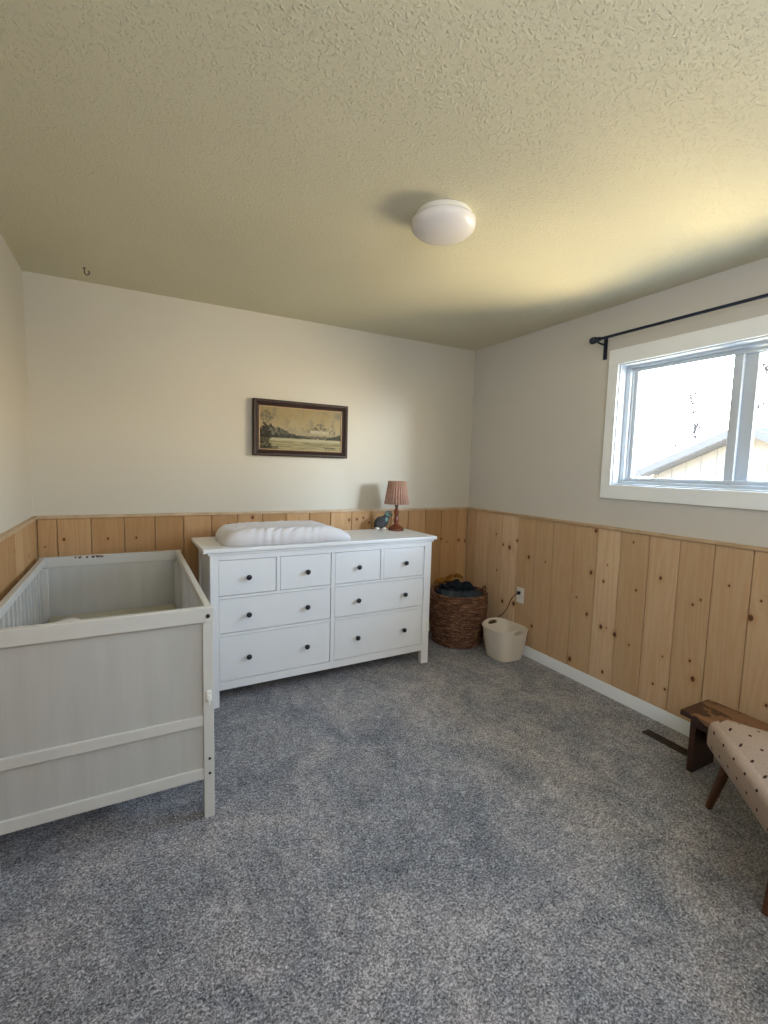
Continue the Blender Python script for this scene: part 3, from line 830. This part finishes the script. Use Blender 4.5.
# ------------------------------------------------------------------ floor vent
fv = thing('floor_vent', 'narrow dark brown metal floor register in the carpet beside the stool', 'floor vent', (-.185, -2.055, 0))
bm = new_bm(); FL, FWd = .155, .030
for a in ((-FWd, FWd, FL - .014, FL), (-FWd, FWd, -FL, -FL + .014), (-FWd, -FWd + .008, -FL + .014, FL - .014), (FWd - .008, FWd, -FL + .014, FL - .014)): box(bm, a[0], a[1], a[2], a[3], .0005, .007, bev=.002)
obj('frame', bm, M['brown_metal'], fv)
boxo('backing', M['gap'], fv, -FWd + .008, FWd - .008, -FL + .014, FL - .014, .0005, .0015)
bm = new_bm()
for i in range(22):
    y = -FL + .02 + i * (2 * FL - .04) / 21; box(bm, -FWd + .008, FWd - .008, y - .0025, y + .0025, .0016, .0055)
box(bm, -.002, .002, -FL + .014, FL - .014, .0016, .006)
obj('louvres', bm, M['brown_metal'], fv)

# ------------------------------------------------------------------ wooden step stool
st = thing('wooden_stool', 'small dark brown wooden stool with a worn top against the pine wall', 'stool', (-.235, -2.17, 0))
SLn = .46
bm = new_bm(); box(bm, -.125, .125, -SLn, 0, .275, .302, bev=.004); obj('top', bm, M['stool_top'], st)
for y in (-.065, -SLn + .035):
    bm = new_bm(); box(bm, -.098, .098, y, y + .028, 0, .275, bev=.003)
    # arched foot cut: two small feet
    obj('leg', bm, M['stool'], st)
boxo('stretcher', M['stool'], st, -.012, .012, -SLn + .063, -.065, .14, .20, bev=.003)
for x in (-.098, .080):
    boxo('apron', M['stool'], st, x, x + .018, -SLn + .063, -.065, .232, .275, bev=.002)

# ------------------------------------------------------------------ upholstered chair
e = Vector((-.702, -.712)).normalized(); nrm = Vector((.712, -.702)).normalized()      # along the front edge / into the chair
ch = thing('upholstered_chair', 'beige chair with small dark dots and splayed brown wooden legs', 'chair', (-.612, -2.398, 0), math.atan2(e.y, e.x))
# local x runs along the front edge, local y (rotated +90 of x) = (0.674,-0.739) points to the back of the chair
SW, SD, ZB, ZT = .68, .56, .335, .474
outline = []
def corner(cx, cy, r, a0, a1, n=9):
    for i in range(n + 1):
        a = math.radians(a0 + (a1 - a0) * i / n); outline.append((cx + r * math.cos(a), cy + r * math.sin(a)))
taper = .17
corner(.055, .055, .05, 210, 270 - 2, 9)
corner(SW - .055, .055, .05, 272, 330)
corner(SW - taper - .05, SD - .05, .05, 15, 90)
corner(taper + .05, SD - .05, .05, 90, 165)
# resample
def resample(pl, n):
    pl = [Vector((*p, 0)) for p in pl]; pl.append(pl[0]); ds = [0]
    for a, b in zip(pl, pl[1:]): ds.append(ds[-1] + (b - a).length)
    out = []
    for k in range(n):
        t = ds[-1] * k / n; i = max(j for j in range(len(ds)) if ds[j] <= t); i = min(i, len(pl) - 2)
        f = (t - ds[i]) / max(1e-9, ds[i + 1] - ds[i]); out.append(pl[i].lerp(pl[i + 1], f))
    return out, ds[-1]
ol, per = resample(outline, 112); cen = sum(ol, Vector()) / len(ol)
bm = new_bm(); uvl = bm.loops.layers.uv.new('UVMap'); rings = []; info = {}
prof = [(-.035, ZB), (-.008, ZB + .001), (0, ZB + .008), (.001, ZB + .045)]
for i in range(1, 8):
    a = PI / 2 * i / 7; prof.append((.001 - .04 * (1 - math.cos(a)), ZB + .070 + .042 * math.sin(a)))
prof += [(-.06, ZT - .005), (-.10, ZT), (-.15, ZT + .003), (-.20, ZT + .005)]
for pi_, (off, z) in enumerate(prof):
    ring = []
    for k, p in enumerate(ol):
        d = (cen - p); dl = d.length; q = p + d.normalized() * min(-off, dl * .9)
        v = bm.verts.new((q.x, q.y, z)); ring.append(v)
        if pi_ >= 8: info[v] = (q.x, q.y)
        else:
            ext = prof[8][0] ; w_ = sum(math.hypot(prof[m_ + 1][0] - prof[m_][0], prof[m_ + 1][1] - prof[m_][1]) for m_ in range(pi_, 8))
            q0 = p + d.normalized() * (-ext); info[v] = (q0.x - d.normalized().x * w_, q0.y - d.normalized().y * w_)
    rings.append(ring)
for a, b in zip(rings, rings[1:]):
    for i in range(len(ol)): bm.faces.new((a[i], a[(i + 1) % len(ol)], b[(i + 1) % len(ol)], b[i]))
cv = bm.verts.new((cen.x, cen.y, ZT + .006)); info[cv] = (cen.x, cen.y)
for i in range(len(ol)): bm.faces.new((rings[-1][i], rings[-1][(i + 1) % len(ol)], cv))
bm.faces.new(rings[0][::-1])
for f in bm.faces:
    for l in f.loops: l[uvl].uv = info[l.vert]
obj('seat', bm, M['dots'], ch, True)
bm = new_bm(); box(bm, .06, SW - .06, .06, SD - .09, ZB - .03, ZB - .0005, bev=.004); obj('seat_frame', bm, M['leg_wood'], ch)
def chleg(top, foot, r0=.022, r1=.014):
    bm = new_bm(); T_, F_ = Vector(top), Vector(foot); tube(bm, [T_, T_.lerp(F_, .5), F_], [r0, (r0 + r1) / 2 + .001, r1], 18); return obj('leg', bm, M['leg_wood'], ch, True, angle=.8)
def tolocal(x, y):
    d = Vector((x + .612, y + 2.398)); return d.dot(e), d.dot(nrm)
f1 = tolocal(-.515, -2.405); f2 = tolocal(-.885, -2.775)
chleg((f1[0] + .055, f1[1] + .06, ZB - .001), (f1[0], f1[1], .002)); chleg((f2[0] - .055, f2[1] + .06, ZB - .001), (f2[0], f2[1], .002))
chleg((taper + .09, SD - .10, ZB - .001), (taper + .03, SD - .01, .002)); chleg((SW - taper - .09, SD - .10, ZB - .001), (SW - taper - .03, SD - .01, .002))
bm = new_bm(); box(bm, taper - .01, SW - taper + .01, SD - .075, SD - .01, ZT + .015, ZT + .36, bev=.025, seg=4)
uvb = bm.loops.layers.uv.new('UVMap')
for f in bm.faces:
    for l in f.loops: l[uvb].uv = (l.vert.co.x, l.vert.co.z)
obj('backrest', bm, M['dots'], ch, True)

# ------------------------------------------------------------------ outside
struct(boxo('ground', M['ground'], None, .4, 40, -30, 30, -1.0, -.95), 'pale ground outside the window')
ga = thing('garage', 'cream board-sided garage with white gable roof outside the window', 'garage', (8.0, 1.39, -.95))
gx, gy0, gy1, eave, peak = 0, -2.6, 2.6, 2.55, 3.60   # local
bm = new_bm()
def poly_prism(bm, pts, x0, x1):
    a = [bm.verts.new((x0, y, z)) for y, z in pts]; b = [bm.verts.new((x1, y, z)) for y, z in pts]
    bm.faces.new(a); bm.faces.new(b[::-1])
    for i in range(len(pts)):
        j = (i + 1) % len(pts); bm.faces.new((a[i], b[i], b[j], a[j]))
sl = (3.10 - 2.22) / 1.8
PK = 3.38; sl = .45
def zr(y, d=0): return PK - d - sl * abs(y)
poly_prism(bm, [(-1.95, 0), (1.95, 0), (1.95, zr(1.95, .142)), (0, zr(0, .142)), (-1.95, zr(1.95, .142))], 0, 5)
y = -1.8
while y < 1.9:
    box(bm, -.02, 0, y - .02, y + .02, 0, zr(y, .145)); y += .30
obj('wall', bm, M['siding'], ga)
for s in (-1, 1):
    bm = new_bm()
    poly_prism(bm, [(0, PK), (s * 2.05, zr(2.05)), (s * 2.05, zr(2.05) - .07), (0, PK - .07)], -.38, 5.3)
    for i in range(28):
        xx = -.3 + i * .2
        mt = Matrix.Translation((xx, s * 1.0, zr(1.0) + .012)) @ Matrix.Rotation(-s * math.atan(sl), 4, 'X')
        box(bm, -.012, .012, -1.09, 1.09, -.012, .002, mtx=mt)
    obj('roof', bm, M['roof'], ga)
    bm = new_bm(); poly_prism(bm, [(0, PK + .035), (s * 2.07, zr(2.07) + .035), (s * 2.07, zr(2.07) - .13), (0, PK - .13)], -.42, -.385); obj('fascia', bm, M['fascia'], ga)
    bm = new_bm(); 
    for i in range(20):
        t = (i + .5) / 20 * 2.0
        poly_prism(bm, [(s * (t - .04), zr(t - .04) - .125), (s * (t + .04), zr(t + .04) - .125), (s * (t + .04), zr(t + .04) - .14), (s * (t - .04), zr(t - .04) - .14)], -.38, -.025)
    obj('soffit', bm, M['soffit'], ga)
# tree behind the garage
tr = thing('tree', 'bare pale tree with a few hanging dry leaf clusters beyond the garage', 'tree', (14.0, 4.6, -.95))
rn = random.Random(11)
bm = new_bm(); tube(bm, [(0, 0, 0), (.05, .05, 1.6), (0, 0, 3.55)], [.13, .10, .05], 10); obj('trunk', bm, M['bark'], tr, True)
clus = [(1.40, 4.95, .26, 9), (1.28, 4.55, .16, 5), (1.15, 3.92, .22, 16), (-.70, 5.6, .2, 7), (-.62, 4.5, .2, 6), (2.05, 3.7, .1, 3), (1.75, 3.45, .12, 3)]
bm = new_bm(); bl = new_bm()
for (y, z, sp, nl) in clus:
    p0 = Vector((0, 0, 3.4)); p3 = Vector((rn.uniform(-.1, .1), y, z + .12)); pts = []
    for i in range(9):
        t = i / 8; q = p0.lerp(p3, t); q.z += .35 * math.sin(t * PI) + rn.uniform(-.03, .03); q.y += rn.uniform(-.04, .04); pts.append(q)
    tube(bm, pts, [.012 - .001 * i for i in range(9)], 5)
    for k in range(int(nl * 1.6)):
        c = Vector((rn.gauss(0, .05), y + rn.gauss(0, sp * .45), z + rn.gauss(0, sp * .6))); a = rn.random() * 6
        v = [bl.verts.new(c + Vector((0, math.cos(a + t) * .075 * w_, math.sin(a + t) * .075 * w_))) for t, w_ in ((0, 1), (1.57, .45), (3.14, 1), (4.7, .45))]
        bl.faces.new(v); tube(bl, [c, c + Vector((0, rn.uniform(-.05, .05), .14))], .018, 4)
obj('branches', bm, M['bark'], tr)
lf = obj('leaves', bl, M['leaf'], tr); lf['kind'] = 'stuff'

# ------------------------------------------------------------------ light
wd = bpy.data.worlds.new('World'); SC.world = wd; wd.use_nodes = True
nt = wd.node_tree; nt.nodes.clear()
out = nt.nodes.new('ShaderNodeOutputWorld'); bg = nt.nodes.new('ShaderNodeBackground')
tc = nd(nt, 'TexCoord'); s = nd(nt, 'SeparateXYZ'); L(nt, tc.outputs['Generated'], s.inputs[0])
c = ramp(nt, mathn(nt, 'MULTIPLY_ADD', s.outputs[2], .5, .5), [(.46, (1.0, .76, .44)), (.51, (1.0, .82, .56)), (.55, (.95, .92, .88)), (.62, (.60, .78, 1.0)), (1, (.38, .62, 1.0))])
L(nt, c, bg.inputs[0]); bg.inputs[1].default_value = 30
L(nt, bg.outputs[0], out.inputs[0])
def area(name, loc, target, sx, sy, power, col, spread=None):
    d = bpy.data.lights.new(name, 'AREA'); d.shape = 'RECTANGLE'; d.size = sx; d.size_y = sy; d.energy = power; d.color = col
    if spread: d.spread = spread
    o = bpy.data.objects.new(name, d); COL.objects.link(o); o.location = loc
    o.rotation_euler = (Vector(target) - Vector(loc)).to_track_quat('-Z', 'Y').to_euler(); return o
pl = area('window_portal', (.16, (WY0 + WY1) / 2, (WZ0 + WZ1) / 2), (-1, (WY0 + WY1) / 2, (WZ0 + WZ1) / 2), WY1 - WY0, WZ1 - WZ0, 1, (1, 1, 1))
pl.data.cycles.is_portal = True
area('sunlit_ground_bounce', (3.4, -3.2, -.2), (-.2, -2.0, 2.0), 3.2, 2.2, 640, (1.0, .78, .43))
area('room_fill', (-1.9, YF + .12, 2.0), (-1.6, 0, 1.4), 1.6, .9, 27, (.95, .97, 1.0))  # added soft fill from behind the camera, not a hall lamp
area('sunlit_neighbour_bounce', (3.2, -5.75, 1.2), (-1.2, 0, 1.5), 1.3, 1.3, 250, (1.0, .84, .60))
area('open_sky_glow', (2.1, -5.8, 2.3), (-.9, 0, 1.2), .7, .7, 270, (.74, .87, 1.0))
area('near_ground_bounce', (2.1, -2.7, -.5), (-.2, -2.1, 2.1), 1.5, 1.2, 170, (1.0, .79, .45))
sun = bpy.data.lights.new('sun', 'SUN'); sun.energy = .6; sun.angle = .01; sun.color = (1, .93, .8)
so_ = bpy.data.objects.new('sun', sun); COL.objects.link(so_); so_.rotation_euler = Vector((.62, -.2, -.75)).to_track_quat('-Z', 'Y').to_euler()

# ------------------------------------------------------------------ camera
cam = bpy.data.cameras.new('camera'); co = bpy.data.objects.new('camera', cam); COL.objects.link(co)
cam.sensor_fit = 'HORIZONTAL'; cam.sensor_width = 36; cam.lens = 468.511 * 36 / 768; cam.clip_start = .02; cam.clip_end = 200
r = Vector((0.88163042, -0.47122281, 0.02601683)); u = Vector((0.02151557, 0.09520207, 0.99522542)); d = Vector((0.47144977, 0.87686124, -0.09407167))
m = Matrix((r, u, -d)).transposed().to_4x4(); m.translation = Vector((-2.71392807, -3.41449315, 1.44855962)); co.matrix_world = m
SC.camera = co
SC.view_settings.view_transform = 'Standard'; SC.view_settings.exposure = 0
SC.cycles.use_denoising = True; SC.cycles.max_bounces = 12; SC.cycles.diffuse_bounces = 7; SC.cycles.transparent_max_bounces = 12
